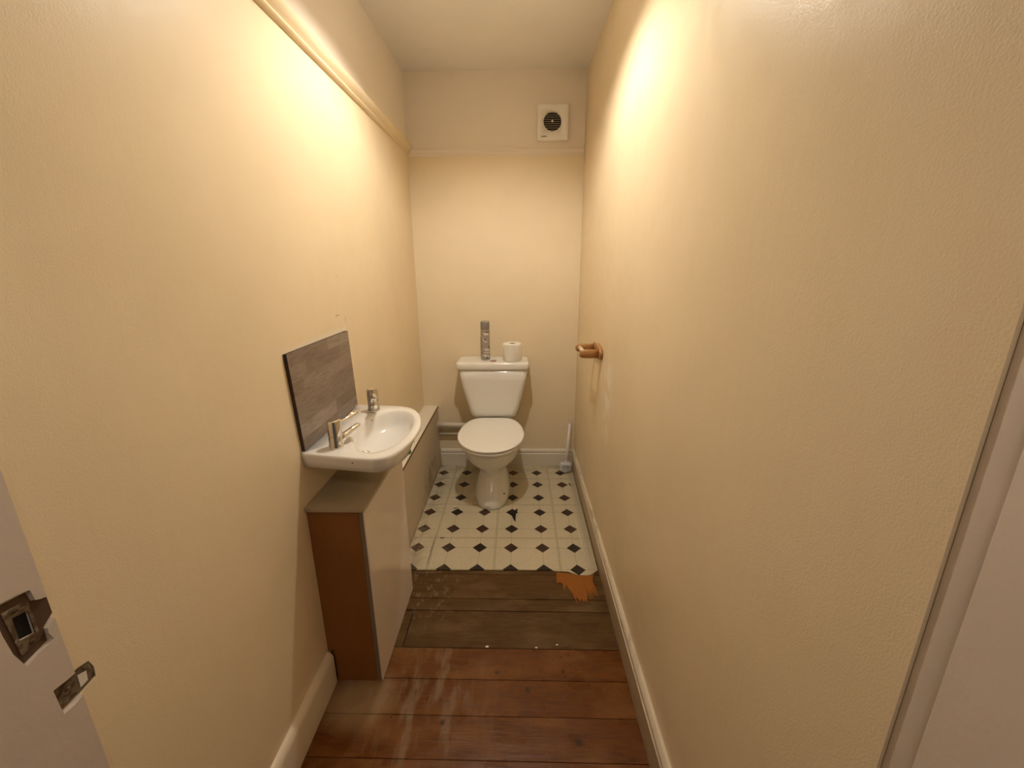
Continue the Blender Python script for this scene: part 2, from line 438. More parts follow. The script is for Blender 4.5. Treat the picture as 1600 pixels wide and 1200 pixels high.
M['button'] = simple('flush_button', (0.34, 0.20, 0.16), 0.35, 0.2)
M['green'] = simple('green_gel', (0.012, 0.13, 0.042), 0.3, var=0.3, scale=50)
def clear_mat():
    n = N('pale_green_plastic', 0.15); n.b.inputs['Transmission Weight'].default_value = 0.6
    return n.out((0.62, 0.72, 0.55), 0.2)
M['clear'] = clear_mat()
M['bristle'] = simple('white_bristle', (0.96, 0.94, 0.94), 0.6)
M['brush_white'] = simple('brush_plastic', (0.84, 0.78, 0.74), 0.3)
M['pipe'] = simple('painted_pipe', (0.74, 0.66, 0.54), 0.35, var=0.06, scale=20)
M['fan'] = simple('fan_plastic', (0.96, 0.92, 0.86), 0.35)
M['louvre'] = simple('dusty_louvre', (0.50, 0.44, 0.34), 0.6, var=0.2, scale=80)
M['fan_mark'] = simple('fan_print', (0.12, 0.075, 0.04), 0.5)
def shade_mat():
    m = bpy.data.materials.new('lamp_shade_fabric'); m.use_nodes = True; t = m.node_tree
    t.nodes.remove(t.nodes['Principled BSDF'])
    d = t.nodes.new('ShaderNodeBsdfDiffuse'); d.inputs[0].default_value = (0.85, 0.83, 0.80, 1)
    tr = t.nodes.new('ShaderNodeBsdfTranslucent'); tr.inputs[0].default_value = (0.97, 0.95, 0.93, 1)
    mx = t.nodes.new('ShaderNodeMixShader'); mx.inputs[0].default_value = 0.95
    t.links.new(d.outputs[0], mx.inputs[1]); t.links.new(tr.outputs[0], mx.inputs[2])
    t.links.new(mx.outputs[0], t.nodes['Material Output'].inputs[0]); return m
M['shade'] = shade_mat()
M['scrap'] = simple('dark_scrap', (0.012, 0.011, 0.013), 0.25)
M['crumb'] = simple('paint_crumb', (0.88, 0.84, 0.78), 0.6)
M['overflow_dark'] = simple('overflow_hole_shade', (0.16, 0.13, 0.11), 0.5)  # dark tone painted for the shade in the overflow hole

# ------------------------------------------------------------------ room shell
XL, YB, ZC = -0.697, 2.982, 2.573
XRb, XRf = 0.402, 0.424          # right wall drifts outwards towards the door
def XR(y): return XRb + (XRf - XRb) * (YB - y) / 2.62
DY = 0.377                         # right-hand end of the wall
b = MB(); b.box((XL-0.12, 0.512, -0.02), (XL, YB+0.12, ZC+0.1))
wl = struct(b.build('wall_left', M['wall_left']))
b = MB(); b.hexa([(XR(DY), DY, -0.02), (0.60, DY, -0.02), (0.60, YB+0.12, -0.02), (XR(YB), YB+0.12, -0.02),
                  (XR(DY), DY, ZC+0.1), (0.60, DY, ZC+0.1), (0.60, YB+0.12, ZC+0.1), (XR(YB), YB+0.12, ZC+0.1)])
struct(b.build('wall_right', M['wall_right']))
b = MB(); b.box((XL, YB, -0.02), (XRb, YB+0.12, ZC+0.1)); struct(b.build('wall_back', M['wall_back']))
b = MB(); b.box((XL, 0.20, ZC), (XRf, YB, ZC+0.1)); struct(b.build('ceiling', M['ceiling']))
# wall over the doorway
b = MB(); b.box((XL, 0.20, 2.06), (XRf, 0.33, ZC)); struct(b.build('wall_front', M['wall_back']))

# floorboards across the room
b = MB(); lay = b.bm.verts.layers.float.new('board')
edges = [3.0, 2.84, 2.66, 2.48, 2.30, 2.12, 1.94, 1.80, 1.640, 1.569, 1.376, 1.241, 1.107, 0.970, 0.835, 0.70, 0.56, 0.42, 0.28, 0.14, 0.0, -0.14, -0.28, -0.42]
def board(x0, x1, ya, yb, gap, z, k):
    sl = -0.0075; g = gap/2
    a0, a1 = ya + sl*x0 - g, ya + sl*x1 - g; c0, c1 = yb + sl*x0 + g, yb + sl*x1 + g
    n0 = len(b.bm.verts)
    b.hexa([(x0, c0, -0.022), (x1, c1, -0.022), (x1, a1, -0.022), (x0, a0, -0.022), (x0, c0, z), (x1, c1, z), (x1, a1, z), (x0, a0, z)])
    b.bm.verts.ensure_lookup_table()
    for v in b.bm.verts[n0:]: v[lay] = k
for k in range(len(edges)-1):
    ya, yb = edges[k], edges[k+1]
    z = random.uniform(-0.0012, 0.0)
    gap = {9: 0.003}.get(k, 0.0028)
    if k == 9:      # board with a slanted saw joint near the cabinet
        board(-0.75, -0.4745, ya - 0.004, yb, gap, -0.002, k + 0.5); board(-0.4705, 0.46, ya - 0.002, yb, gap, z, k)
    else:
        board(-0.75, 0.46, ya, yb, gap, z, k)
b.mi = 1; b.box((-0.75, -0.42, -0.04), (0.46, 3.0, -0.0225))
struct(b.build('floor', [M['boards'], M['black']], clean=False))
bpy.data.objects['floor'].data.update()

# skirtings
def skirt_profile(h, t):
    return [(0, 0), (t, 0), (t, h-0.034), (t*0.80, h-0.030), (t*0.80, h-0.024), (t*0.95, h-0.018), (t*0.85, h-0.008), (t*0.45, h), (0, h)]
b = MB(); pr = skirt_profile(0.136, 0.018)
b.prism([(YB - t, z) for t, z in pr], 'x', -0.585, XRb - 0.001)
struct(b.build('baseboard_back', M['gloss_white'], sharp=40))
b = MB(); ra, rb = [], []
pr = skirt_profile(0.142, 1.0)
for t, z in pr:
    ra.append((XR(YB-0.018) - t*0.014, YB - 0.019, z)); rb.append((XR(DY) - t*0.024, DY + 0.001, z))
b.rings([ra, rb], smooth=False)
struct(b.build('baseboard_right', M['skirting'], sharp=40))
b = MB(); prl = [(0, 0), (0.022, 0), (0.022, 0.115), (0.019, 0.127), (0.010, 0.137), (0, 0.139)]
b.prism([(XL + t, z) for t, z in prl], 'y', 0.515, 1.226)
struct(b.build('baseboard_left', M['skirt_cream'], sharp=60))

# picture rails: left and back
rail = [(0, 0), (0.010, 0.002), (0.016, 0.010), (0.012, 0.018), (0.020, 0.026), (0.030, 0.036), (0.032, 0.050), (0.022, 0.056), (0.018, 0.066), (0, 0.066)]
b = MB(); ra, rb = [], []
for t, z in rail:
    ra.append((XL + t, 0.52, 2.180 + z - 0.011)); rb.append((XL + t, YB, 2.126 + z))
b.rings([ra, rb], smooth=False); struct(b.build('trim_1', M['wall_left'], sharp=50))
b = MB(); b.prism([(YB - t*0.42, 2.118 + z*0.62) for t, z in rail], 'x', XL + 0.02, XRb - 0.002)
struct(b.build('trim_2', M['wall_back'], sharp=50))

# door lining either side of the opening
b = MB(); b.box((-0.80, -0.25, -0.02), (-0.691, 0.512, 2.06))
dl = b.build('door_1', M['lining'])
struct(dl)
c = MB(); c.prism([(.452, 1.064), (.478, 1.0605), (.496, 1.055), (.498, 1.036), (.503, 1.033), (.516, 1.028), (.52, 1.01), (.52, .995), (.511, .990), (.500, .984), (.499, .975), (.503, .962), (.485, .960), (.463, .955), (.455, .985), (.452, 1.02)], 'x', -0.6970, -0.68)
cut(dl, c)
c = MB(); c.prism([(.470, 1.031), (.489, 1.026), (.488, .988), (.469, .993)], 'x', -0.73, -0.68); cut(dl, c)
p2 = [(.480, .889), (.500, .886), (.522, .884), (.538, .880), (.543, .862), (.541, .845), (.520, .842), (.500, .838), (.482, .840), (.481, .86)]
c = MB(); c.prism(p2, 'x', -0.699, -0.68); cut(dl, c)
c = MB(); c.prism(p2, 'x', -0.7010, -0.68); cut(wl, c)
b = MB(); b.box((XR(0.3)+0.000, -0.25, -0.02), (0.60, 0.345, 2.06)); b.box((XR(0.3)+0.003, 0.345, -0.02), (0.60, DY-0.0005, 2.06))
struct(b.build('door_2', M['lining'], bevel=0.002))
# head of the door lining
b = MB(); b.box((-0.691, -0.10, 2.03), (XR(0.3), 0.20, 2.06)); struct(b.build('trim_3', M['lining']))

# keeps let into the door lining
t = thing('strike_plate', 'old steel latch keep in a ragged dark hole, upper of two in left frame', 'strike plate', (-0.6955, 0.478, 1.008))
b = MB(); b.prism([(.4525, 1.060), (.494, 1.052), (.496, 1.036), (.515, 1.026), (.515, .998), (.499, .986), (.498, .964), (.464, .9575), (.4565, .985)], 'x', -0.6969, -0.6962)
o = b.build('recess_wood', M['raw_wood'], t)
c = MB(); c.prism([(.470, 1.031), (.489, 1.026), (.488, .988), (.469, .993)], 'x', -0.73, -0.68); cut(o, c)
b = MB(); b.prism([(.4615, 1.046), (.4925, 1.041), (.4925, .975), (.4655, .971)], 'x', -0.6961, -0.6951)
o = b.build('plate', M['plate'], t)
c = MB(); c.prism([(.470, 1.031), (.489, 1.026), (.488, .988), (.469, .993)], 'x', -0.73, -0.68); cut(o, c)
b = MB(); b.prism([(.4695, 1.0315), (.4895, 1.0265), (.4885, .9875), (.4685, .9925)], 'x', -0.7285, -0.7000); b.build('mortice_dark_fill', M['black'], t)  # solid black block stands for the shade inside the latch hole
for yy, zz in ((.4755, 1.0385), (.4805, .980)):
    b = MB(); b.lathe([(0.0032, 0), (0.0032, 0.0008), (0.001, 0.0010)], (-0.6951, yy, zz), 12, 'x'); b.build('screw', M['raw_wood'], t)
t = thing('strike_plate', 'small oblong steel keep with a square hole, lower of two in the left door frame', 'strike plate', (-0.699, 0.51, 0.864))
b = MB(); b.prism([(.4825, .886), (.520, .8825), (.540, .8775), (.5405, .848), (.516, .8445), (.4835, .843)], 'x', -0.6988, -0.6975)
o = b.build('plate', M['plate'], t)
b = MB(); b.prism([(.518, .873), (.531, .868), (.529, .851), (.517, .850)], 'x', -0.6975, -0.6969); b.build('bolt_hole', M['label_white'], t)
b = MB(); b.lathe([(0.003, 0), (0.003, 0.0008)], (-0.6975, .499, .866), 12, 'x'); b.build('screw', M['raw_wood'], t)

# pipe boxing along the left wall
b = MB(); b.box((XL, 1.710, 0.0), (-0.596, YB-0.0005, 0.462)); bx = b.build('trim_4', M['box_side'])
struct(bx)
t = thing('boxing_shelf', 'cream painted board topping the low pipe boxing along the left wall', 'shelf', (-0.645, 2.35, 0.462))
b = MB(); b.box((XL+0.001, 1.712, 0.4625), (-0.597, YB-0.001, 0.4745)); b.build('board', M['box_top'], t)
b = MB(); b.box((-0.5968, 1.712, 0.4625), (-0.594, YB-0.001, 0.4735)); b.build('front_edge', M['dark_edge'], t)
b = MB(); b.lathe([(0.0035, 0), (0.0035, 0.0008)], (-0.617, 2.335, 0.4745), 10); b.build('screw', M['dark_edge'], t)

# ------------------------------------------------------------------ vinyl, underlay, debris
b = MB()
vp = [(-0.5955, 1.826), (-0.30, 1.828), (0.163, 1.830), (0.172, 1.823), (0.215, 1.822), (0.240, 1.820), (0.262, 1.808), (0.286, 1.796), (0.323, 1.794), (0.345, 1.797), (0.362, 1.808), (0.380, 1.826), (0.388, 1.829), (0.387, 2.3), (0.385, YB-0.020), (-0.5955, YB-0.020)]
b.prism(vp, 'z', 0.0002, 0.0035)
o = b.build('vinyl_flooring', M['vinyl']); tag(o, 'cream vinyl sheet with dark diamond pattern under the toilet', 'flooring')
b = MB()
up_ = [(0.181, 1.816), (0.176, 1.742), (0.196, 1.745), (0.205, 1.735), (0.206, 1.690), (0.212, 1.700), (0.222, 1.732), (0.226, 1.712), (0.234, 1.690), (0.238, 1.700), (0.236, 1.665), (0.243, 1.690), (0.248, 1.655), (0.262, 1.598), (0.258, 1.640), (0.262, 1.655), (0.272, 1.622), (0.280, 1.640), (0.285, 1.630), (0.292, 1.622), (0.298, 1.636), (0.304, 1.616), (0.312, 1.660), (0.314, 1.712), (0.322, 1.640), (0.327, 1.636), (0.322, 1.700), (0.334, 1.650), (0.337, 1.640), (0.334, 1.700), (0.345, 1.670), (0.352, 1.650), (0.344, 1.715), (0.364, 1.646), (0.356, 1.720), (0.350, 1.760), (0.362, 1.800), (0.300, 1.800)]
b.prism(up_, 'z', 0.0003, 0.0025)
o = b.build('underlay_remnant', M['underlay']); tag(o, 'torn orange fibre underlay with jagged edge poking out beside right skirting', 'underlay')

b = MB(); b.rings([[(-0.049, 2.352, 0.0037), (-0.020, 2.350, 0.0037), (-0.026, 2.335, 0.0037), (-0.043, 2.330, 0.0037)],
                   [(-0.050, 2.338, 0.010), (-0.012, 2.374, 0.011), (-0.026, 2.300, 0.008), (-0.047, 2.305, 0.007)]], smooth=False)
b.prism([(-0.049, 2.318), (-0.024, 2.322), (-0.0255, 2.285), (-0.026, 2.235), (-0.044, 2.285)], 'z', 0.0037, 0.0062)
o = b.build('dark_scrap', M['scrap']); tag(o, 'shiny black scrap with pointed tail lying on a diamond in front of the toilet', 'scrap')
b = MB(); b.tube([(0.336, 2.700, 0.006), (0.343, 2.685, 0.007), (0.352, 2.664, 0.006)], [0.002, 0.0032, 0.002], 8)
o = b.build('twig', M['scrap']); tag(o, 'tiny dark twig lying on the vinyl near the toilet brush', 'debris')
for nm, px in (('curled scrap on the vinyl left of the toilet foot', (-0.403, 2.386)), ('curled black scrap on the cracked vinyl seam nearest the cabinet', (-0.434, 2.085))):
    b = MB(); x, y = px
    b.tube([(x-0.010, y-0.002, 0.0055), (x-0.002, y-0.006, 0.0065), (x+0.006, y-0.002, 0.0055), (x+0.008, y+0.004, 0.0055)], 0.0018, 8)
    o = b.build('debris_scrap', M['scrap']); tag(o, nm, 'debris')
for lb, (x, y, s) in (('white paint crumb on the board gap below the toilet, leftmost and largest', (-0.132, 1.381, 0.0055)),
                      ('small white paint crumb on the board gap, second from the left', (0.065, 1.380, 0.004)),
                      ('white paint crumb nearest the right skirting, just behind the gap', (0.149, 1.395, 0.0035))):
    b = MB(); bmesh.ops.create_icosphere(b.bm, subdivisions=1, radius=s)
    for v in b.bm.verts: v.co = Vector((v.co.x*1.5*random.uniform(.8, 1.2) + x, v.co.y*random.uniform(.7, 1.2) + y, v.co.z*0.5 + s*0.45))
    o = b.build('paint_crumb', M['crumb']); tag(o, lb, 'paint crumb', 'paint crumbs on the floorboards')

# ------------------------------------------------------------------ toilet
TX = -0.180
T = thing('toilet', 'white close-coupled toilet with lid down against the back wall', 'toilet', (TX, 2.65, 0.0035))
def dshape(cx, hw, yf, yb, z, n=80, p=2.3, back=0.70, tilt=0.0, pb=5.0):
    """egg outline: round front, straighter narrowing back"""
    ym = yf + (yb - yf)*0.52; r = []
    for k in range(n):
        a = 2*math.pi*k/n; ca, sa = math.cos(a), math.sin(a)
        x = math.copysign(abs(ca)**(2/p), ca); y = math.copysign(abs(sa)**(2/p), sa)
        if sa > 0:
            x = math.copysign(abs(ca)**(2/pb), ca); y = abs(sa)**(2/pb)
            xx = x*hw*(1-(1-back)*(y**1.6)) ; yy = ym + y*(yb-ym)
        else:
            xx = x*hw; yy = ym + y*(ym-yf)
        r.append((cx+xx, yy, z + tilt*(yy-yf)))
    return r
b = MB()
PR = [  # z, half width, front, back
    (0.0036, .113, 2.366, 2.84), (0.010, .116, 2.362, 2.845), (0.04, .1155, 2.366, 2.845), (0.08, .108, 2.380, 2.84), (0.12, .097, 2.404, 2.83), (0.155, .087, 2.430, 2.82),
    (0.185, .080, 2.447, 2.82), (0.205, .079, 2.448, 2.82), (0.225, .092, 2.434, 2.83), (0.25, .120, 2.400, 2.85), (0.28, .150, 2.360, 2.87), (0.31, .170, 2.332, 2.90),
    (0.34, .180, 2.318, 2.93), (0.37, .189, 2.305, 2.945), (0.392, .191, 2.302, 2.95), (0.398, .186, 2.306, 2.945)]
rs = [dshape(TX, hw, yf, yb, z, p=2.15 if z > 0.2 else 2.3, back=0.82) for z, hw, yf, yb in PR]
b.rings(rs); pan = b.build('pan', M['ceramic'], T)
b = MB(); b.lathe([(0.0045, 0), (0.0045, -0.003)], (-0.097, 2.4035, 0.097), 12, 'y'); b.build('screw_hole', M['black'], T)
# seat ring and lid
def slab(name, hw, yf, yb, z0, z1, tilt, mat, back, r=0.006, dome=0.0):
    b = MB(); rs = []
    prof = [(-r, z0), (-r*0.3, z0 + r*0.3), (0, z0 + r), (0, z1 - r), (-r*0.3, z1 - r*0.3), (-r, z1)]
    for d, z in prof:
        rs.append(dshape(TX, hw + d, yf - d, yb + d, z, p=2.12, back=back, tilt=tilt))
    if dome:
        for q, dz in ((0.92, dome*0.35), (0.8, dome*0.65), (0.6, dome*0.85), (0.3, dome)):
            rr = dshape(TX, hw*q, yf + (yb-yf)*0.5*(1-q), yb - (yb-yf)*0.5*(1-q), 0, p=2.12, back=back)
            rs.append([(x, y, z1 + dz + tilt*(y-yf)) for x, y, _ in rr])
    b.rings(rs); return b.build(name, mat, T)
slab('seat', 0.204, 2.279, 2.765, 0.402, 0.422, 0.045, M['plastic'], 0.70, r=0.007)
slab('lid', 0.2085, 2.276, 2.772, 0.4245, 0.4385, 0.050, M['plastic'], 0.70, r=0.006, dome=0.002)
for sx in (-0.07, 0.07):
    b = MB(); b.tube([(TX+sx-0.02, 2.768, 0.440), (TX+sx+0.02, 2.768, 0.440)], 0.010, 16); b.build('hinge', M['plastic'], T)
# cistern: tapers towards the bottom
def rrect(cx, hw, y0, y1, z, r, n=8):
    pts = []
    for (qx, qy, a0) in ((cx+hw-r, y1-r, 0), (cx-hw+r, y1-r, 90), (cx-hw+r, y0+r, 180), (cx+hw-r, y0+r, 270)):
        for k in range(n+1):
            a = math.radians(a0 + 90*k/n); pts.append((qx + r*math.cos(a), qy + r*math.sin(a), z))
    return pts
b = MB()
CR = [(0.452, .120, 2.80, 2.95, .030), (0.457, .142, 2.790, 2.955, .032), (0.468, .155, 2.783, 2.96, .034), (0.50, .164, 2.780, 2.962, .035), (0.56, .180, 2.777, 2.963, .036), (0.64, .201, 2.775, 2.963, .036), (0.72, .219, 2.773, 2.963, .036), (0.797, .231, 2.772, 2.963, .036)]
b.rings([rrect(TX+0.002, hw, y0, y1, z, r) for z, hw, y0, y1, r in CR])
b.build('cistern', M['ceramic'], T)
b = MB()
LR = [(0.7975, -.004), (0.800, 0.002), (0.806, 0.004), (0.830, 0.004), (0.839, 0.001), (0.844, -.005), (0.846, -.014)]
b.rings([rrect(TX, 0.237+d, 2.764-d, 2.970+min(d, 0), z, .034) for z, d in LR])
b.build('cistern_lid', M['ceramic'], T)
b = MB(); b.lathe([(0.021, 0), (0.021, 0.003), (0.017, 0.0045), (0.0, 0.0045)], (-0.176, 2.812, 0.8462), 24, cap1=False); b.build('flush_button', M['button'], T)
# link between pan and cistern
b = MB(); b.rings([rrect(TX, 0.10, 2.81, 2.93, z, .03) for z in (0.40, 0.453)]); b.build('coupling', M['ceramic'], T)

# aerosol can on the cistern
cx, cy, cz = -0.231, 2.872, 0.8465
A = thing('aerosol_can', 'tall slim silver aerosol can standing on the cistern lid', 'aerosol can', (cx, cy, cz))
b = MB(); b.lathe([(0.028, 0), (0.031, 0.003), (0.0315, 0.010), (0.0305, 0.013), (0.0305, 0.195), (0.027, 0.203), (0.0265, 0.207)], (cx, cy, cz), 40); b.build('can_body', M['can'], A, sharp=50)
b = MB(); b.lathe([(0.0285, 0.205), (0.0300, 0.207), (0.0298, 0.245), (0.0288, 0.2535), (0.027, 0.256), (0.0, 0.256)], (cx, cy, cz), 40, cap1=False); b.build('cap', M['can_cap'], A, sharp=50)
def wrap(mb, a0, a1, z0, z1, r=0.0308, n=8, skew=0):
    g = []
    for k in range(n+1):
        a = math.radians(a0 + (a1-a0)*k/n)
        g.append([(cx + rr*math.sin(a), cy - rr*math.cos(a), cz + z + skew*k/n) for rr in (r, r-0.0004) for z in (z0, z1)])
    for k in range(n):
        p, q = g[k], g[k+1]
        mb.hexa([p[0], q[0], q[2], p[2], p[1], q[1], q[3], p[3]])
for a in ((-10, 50, .168, .178), (-20, 35, .176, .182), (-22, 0, .128, .150), (-5, 30, .118, .124), (-18, 45, .072, .078), (0, 60, .062, .069), (-20, 60, .048, .053), (-25, 20, .026, .036), (-28, 60, .014, .024), (25, 45, .028, .034)):
    b = MB(); wrap(b, *a)
    b.build('label_patch', M['label_white'], A)
for a in ((8, 62, .186, .192), (-14, 4, .136, .146), (-14, 75, .010, .016), (-22, -8, .016, .026), (15, 28, .016, .024)):
    b = MB(); wrap(b, *a, r=0.0310)
    b.build('label_mark', M['label_dark'], A)
for a in ((-88, -62, .098, .150), (-80, -55, .070, .098), (40, 75, .082, .092), (-60, -30, .045, .052)):
    b = MB(); wrap(b, *a, r=0.0307)
    b.build('label_picture', M['label_brown'], A)

# toilet roll
rx, ry, rz = -0.050, 2.848, 0.8465
R_ = thing('toilet_roll', 'white toilet roll standing upright on the cistern lid', 'toilet roll', (rx, ry, rz))
b = MB(); b.lathe([(0.020, 0.0005), (0.060, 0.0), (0.0635, 0.004), (0.0640, 0.05), (0.0632, 0.108), (0.060, 0.113), (0.024, 0.114), (0.0215, 0.112)], (rx, ry, rz), 48, cap0=False, cap1=False)
b.lathe([(0.0215, 0.112), (0.020, 0.0005)], (rx, ry, rz), 48, cap0=False, cap1=False)
b.build('paper', M['paper'], R_, sharp=60)
b = MB(); b.lathe([(0.0212, 0.110), (0.0212, 0.001), (0.0202, 0.001), (0.0202, 0.110)], (rx, ry, rz), 32, cap0=False, cap1=False); b.build('core', M['card'], R_)
b = MB()
for k in range(14):
    a0, a1 = math.radians(-40 + k*4), math.radians(-36 + k*4); r0 = 0.0646 + 0.003*(k/13.)**3; r1 = 0.0646 + 0.003*((k+1)/13.)**3
    P_ = lambda r, a, z: (rx + r*math.sin(a), ry - r*math.cos(a), rz + z)
    b.hexa([P_(r0, a0, .003), P_(r1, a1, .003), P_(r1-.0005, a1, .003), P_(r0-.0005, a0, .003), P_(r0, a0, .110), P_(r1, a1, .110), P_(r1-.0005, a1, .110), P_(r0-.0005, a0, .110)])
b.build('loose_sheet', M['paper'], R_)

# pipes behind the toilet
P1 = thing('waste_pipe', 'fat white painted pipe running low along the back wall into the toilet', 'pipe', (-0.49, 2.93, 0.346))
b = MB(); b.tube([(-0.594, 2.935, 0.346), (-0.46, 2.935, 0.343), (-0.385, 2.935, 0.342)], 0.0195, 24); b.build('pipe_run', M['pipe'], P1)
b = MB(); b.tube([(-0.5945, 2.935, 0.346), (-0.588, 2.935, 0.346)], 0.026, 24); b.build('collar', M['pipe'], P1)
b = MB(); b.tube([(-0.594, 2.955, 0.268), (-0.50, 2.955, 0.267), (-0.385, 2.955, 0.266)], 0.0075, 16)
o = b.build('water_pipe', M['pipe']); tag(o, 'thin white painted water pipe running below the fat waste pipe', 'pipe')

# toilet brush in the corner
bx_, by_ = 0.330, 2.868
B_ = thing('toilet_brush', 'white toilet brush leaning head down in the back right corner', 'toilet brush', (bx_, by_, 0.004))
ht = Vector((0.366, 2.955, 0.372)); hb = Vector((bx_+0.004, by_+0.006, 0.085))
b = MB(); b.tube([hb, hb.lerp(ht, 0.25), hb.lerp(ht, 0.35), hb.lerp(ht, 0.92)], [0.006, 0.0065, 0.0095, 0.010], 16, sx=0.8)
ring = []
c0 = ht + Vector((0, 0, -0.004))
for k in range(17):
    a = 2*math.pi*k/16; ring.append(c0 + Vector((0.0085*math.sin(a), 0, 0.012*math.cos(a))))
b.tube(ring, 0.0035, 8); b.build('handle', M['brush_white'], B_)
b = MB(); b.lathe([(0.006, 0.0), (0.012, 0.01), (0.012, 0.06), (0.007, 0.075), (0.006, 0.085)], (bx_, by_, 0.010), 16); b.build('core', M['brush_white'], B_)
b = MB(); rnd = random.Random(3)
for k in range(520):
    a = rnd.uniform(0, 2*math.pi); h = rnd.uniform(0, 1)
    z0 = 0.014 + h*0.058
    R0 = 0.039 if h > 0.45 else 0.039*math.sqrt(max(0.15, 1-((0.45-h)/0.5)**2))
    R0 *= rnd.uniform(0.9, 1.06)
    dz = -0.004 + (h-0.35)*0.018
    if z0 + dz < 0.006: dz = 0.006 - z0
    ex = bx_ + R0*math.cos(a)
    lim = XR(by_) - 0.016
    b.tube([(bx_ + 0.011*math.cos(a), by_ + 0.011*math.sin(a), z0), (min(ex, lim), by_ + R0*math.sin(a), z0+dz)], 0.0013, 4, smooth=False)
o = b.build('bristles', M['bristle'], B_, clean=False)

# ------------------------------------------------------------------ vanity cabinet
C_ = thing('basin_cabinet', 'narrow cabinet with brown end panel and off-white door under the basin', 'cabinet', (-0.60, 1.47, 0))
b = MB(); b.prism([(-0.6965, .1405), (-0.674, .1405), (-0.674, 0.0), (-0.528, 0.0), (-0.528, .7145), (-0.6965, .7145)], 'y', 1.234, 1.246)
b.build('end_panel', M['cab_side'], C_)
b = MB(); b.box((-0.5275, 1.236, 0.0), (-0.512, 1.249, .7145)); b.build('front_frame', M['cab_edge'], C_)
b = MB(); b.box((-0.5118, 1.2345, 0.002), (-0.507, 1.697, .7144)); b.build('door', M['cab_front'], C_)
b = MB(); b.box((-0.6955, 1.6902, 0.0), (-0.512, 1.7055, .7145)); b.build('end_panel', M['cab_side'], C_)
b = MB(); b.box((-0.6958, 1.222, .7150), (-0.503, 1.7065, .7295)); b.build('worktop', M['cab_top'], C_, bevel=0.0012)
b = MB(); b.box((-0.6955, 1.247, 0.10), (-0.5125, 1.689, 0.115)); b.build('bottom_shelf', M['cab_side'], C_)

# ------------------------------------------------------------------ splashback
SP = thing('splashback', 'square grey-brown wood-effect laminate splashback behind the basin taps', 'splashback', (-0.690, 1.48, 0.912))
b = MB()
b.mi = 0; b.hexa([(XL+0.0005, 1.262, .9125), (XL+0.011, 1.262, .9125), (XL+0.011, 1.728, .9125), (XL+0.0005, 1.728, .9125), (XL+0.0005, 1.2375, 1.233), (XL+0.011, 1.2375, 1.233), (XL+0.011, 1.708, 1.228), (XL+0.0005, 1.708, 1.228)])
b.build('core_board', M['splash_edge'], SP)
b = MB()
b.hexa([(XL+0.0112, 1.262, .9125), (XL+0.0122, 1.262, .9125), (XL+0.0122, 1.728, .9125), (XL+0.0112, 1.728, .9125), (XL+0.0112, 1.2375, 1.233), (XL+0.0122, 1.2375, 1.233), (XL+0.0122, 1.708, 1.228), (XL+0.0112, 1.708, 1.228)])
b.build('laminate_face', M['splash'], SP)

# ------------------------------------------------------------------ basin
ZR = 0.911
BA = thing('wash_basin', 'small white wall-hung hand basin with two chrome taps on left wall', 'basin', (-0.55, 1.47, ZR))
CB = Vector((-0.505, 1.465))
def smooth_closed(pts, n=10):
    out = []; m = len(pts)
    for i in range(m):
        p0, p1, p2, p3 = (Vector(pts[(i+j-1) % m]) for j in range(4))
        for k in range(n):
            t_ = k/n
            out.append(0.5*((2*p1) + (-p0+p2)*t_ + (2*p0-5*p1+4*p2-p3)*t_*t_ + (-p0+3*p1-3*p2+p3)*t_**3))
    return out
def radial(poly, n=96):
    """sample a star-shaped polygon at n angles round CB"""
    out = []
    for k in range(n):
        a = 2*math.pi*k/n; d = Vector((math.cos(a), math.sin(a))); best = 0
        for i in range(len(poly)):
            p, q = poly[i] - CB, poly[(i+1) % len(poly)] - CB; e = q - p
            den = d.x*e.y - d.y*e.x
            if abs(den) < 1e-12: continue
            t_ = (p.x*e.y - p.y*e.x)/den; s_ = (p.x*d.y - p.y*d.x)/den
            if t_ > 0 and -1e-6 <= s_ <= 1+1e-6: best = max(best, t_)
        out.append(CB + d*best)
    return out
W_ = XL + 0.0005
outer = [Vector(p) for p in [(W_, 1.252), (-0.62, 1.237), (-0.54, 1.222), (-0.48, 1.213), (-0.445, 1.213), (-0.415, 1.228), (-0.392, 1.262), (-0.376, 1.315), (-0.366, 1.38), (-0.363, 1.45), (-0.368, 1.51), (-0.380, 1.565), (-0.397, 1.615), (-0.420, 1.656), (-0.448, 1.688), (-0.482, 1.707), (-0.52, 1.716), (-0.60, 1.724), (W_, 1.734)]]
oc = []
for i in range(len(outer)-1):       # smooth everything but the wall edge
    p0 = outer[max(i-1, 0)]; p1 = outer[i]; p2 = outer[i+1]; p3 = outer[min(i+2, len(outer)-1)]
    for k in range(6):
        t_ = k/6
        oc.append(0.5*((2*p1) + (-p0+p2)*t_ + (2*p0-5*p1+4*p2-p3)*t_*t_ + (-p0+3*p1-3*p2+p3)*t_**3))
oc.append(outer[-1])
NB = 128
O = radial(oc, NB)
inner = smooth_closed([(-0.592, 1.560), (-0.560, 1.625), (-0.505, 1.660), (-0.452, 1.645), (-0.415, 1.580), (-0.399, 1.50), (-0.398, 1.42), (-0.410, 1.345), (-0.437, 1.288), (-0.480, 1.262), (-0.525, 1.290), (-0.558, 1.345), (-0.585, 1.40), (-0.597, 1.48)])
I = radial(inner, NB)
def lp(A_, B2, t_): return [a.lerp(c, t_) for a, c in zip(A_, B2)]
def inset(P_, d):      # move inwards except on the wall side
    out = []
    for p in P_:
        v = (CB - p).normalized()*d
        q = p + v
        if p.x < W_ + 0.002: q = Vector((W_, p.y + v.y))
        out.append(q)
    return out
def ringz(P_, z): return [(p.x, p.y, z) for p in P_]
def centre(s_, c, P_): return [Vector(c) + (p - Vector(c))*s_ for p in P_]
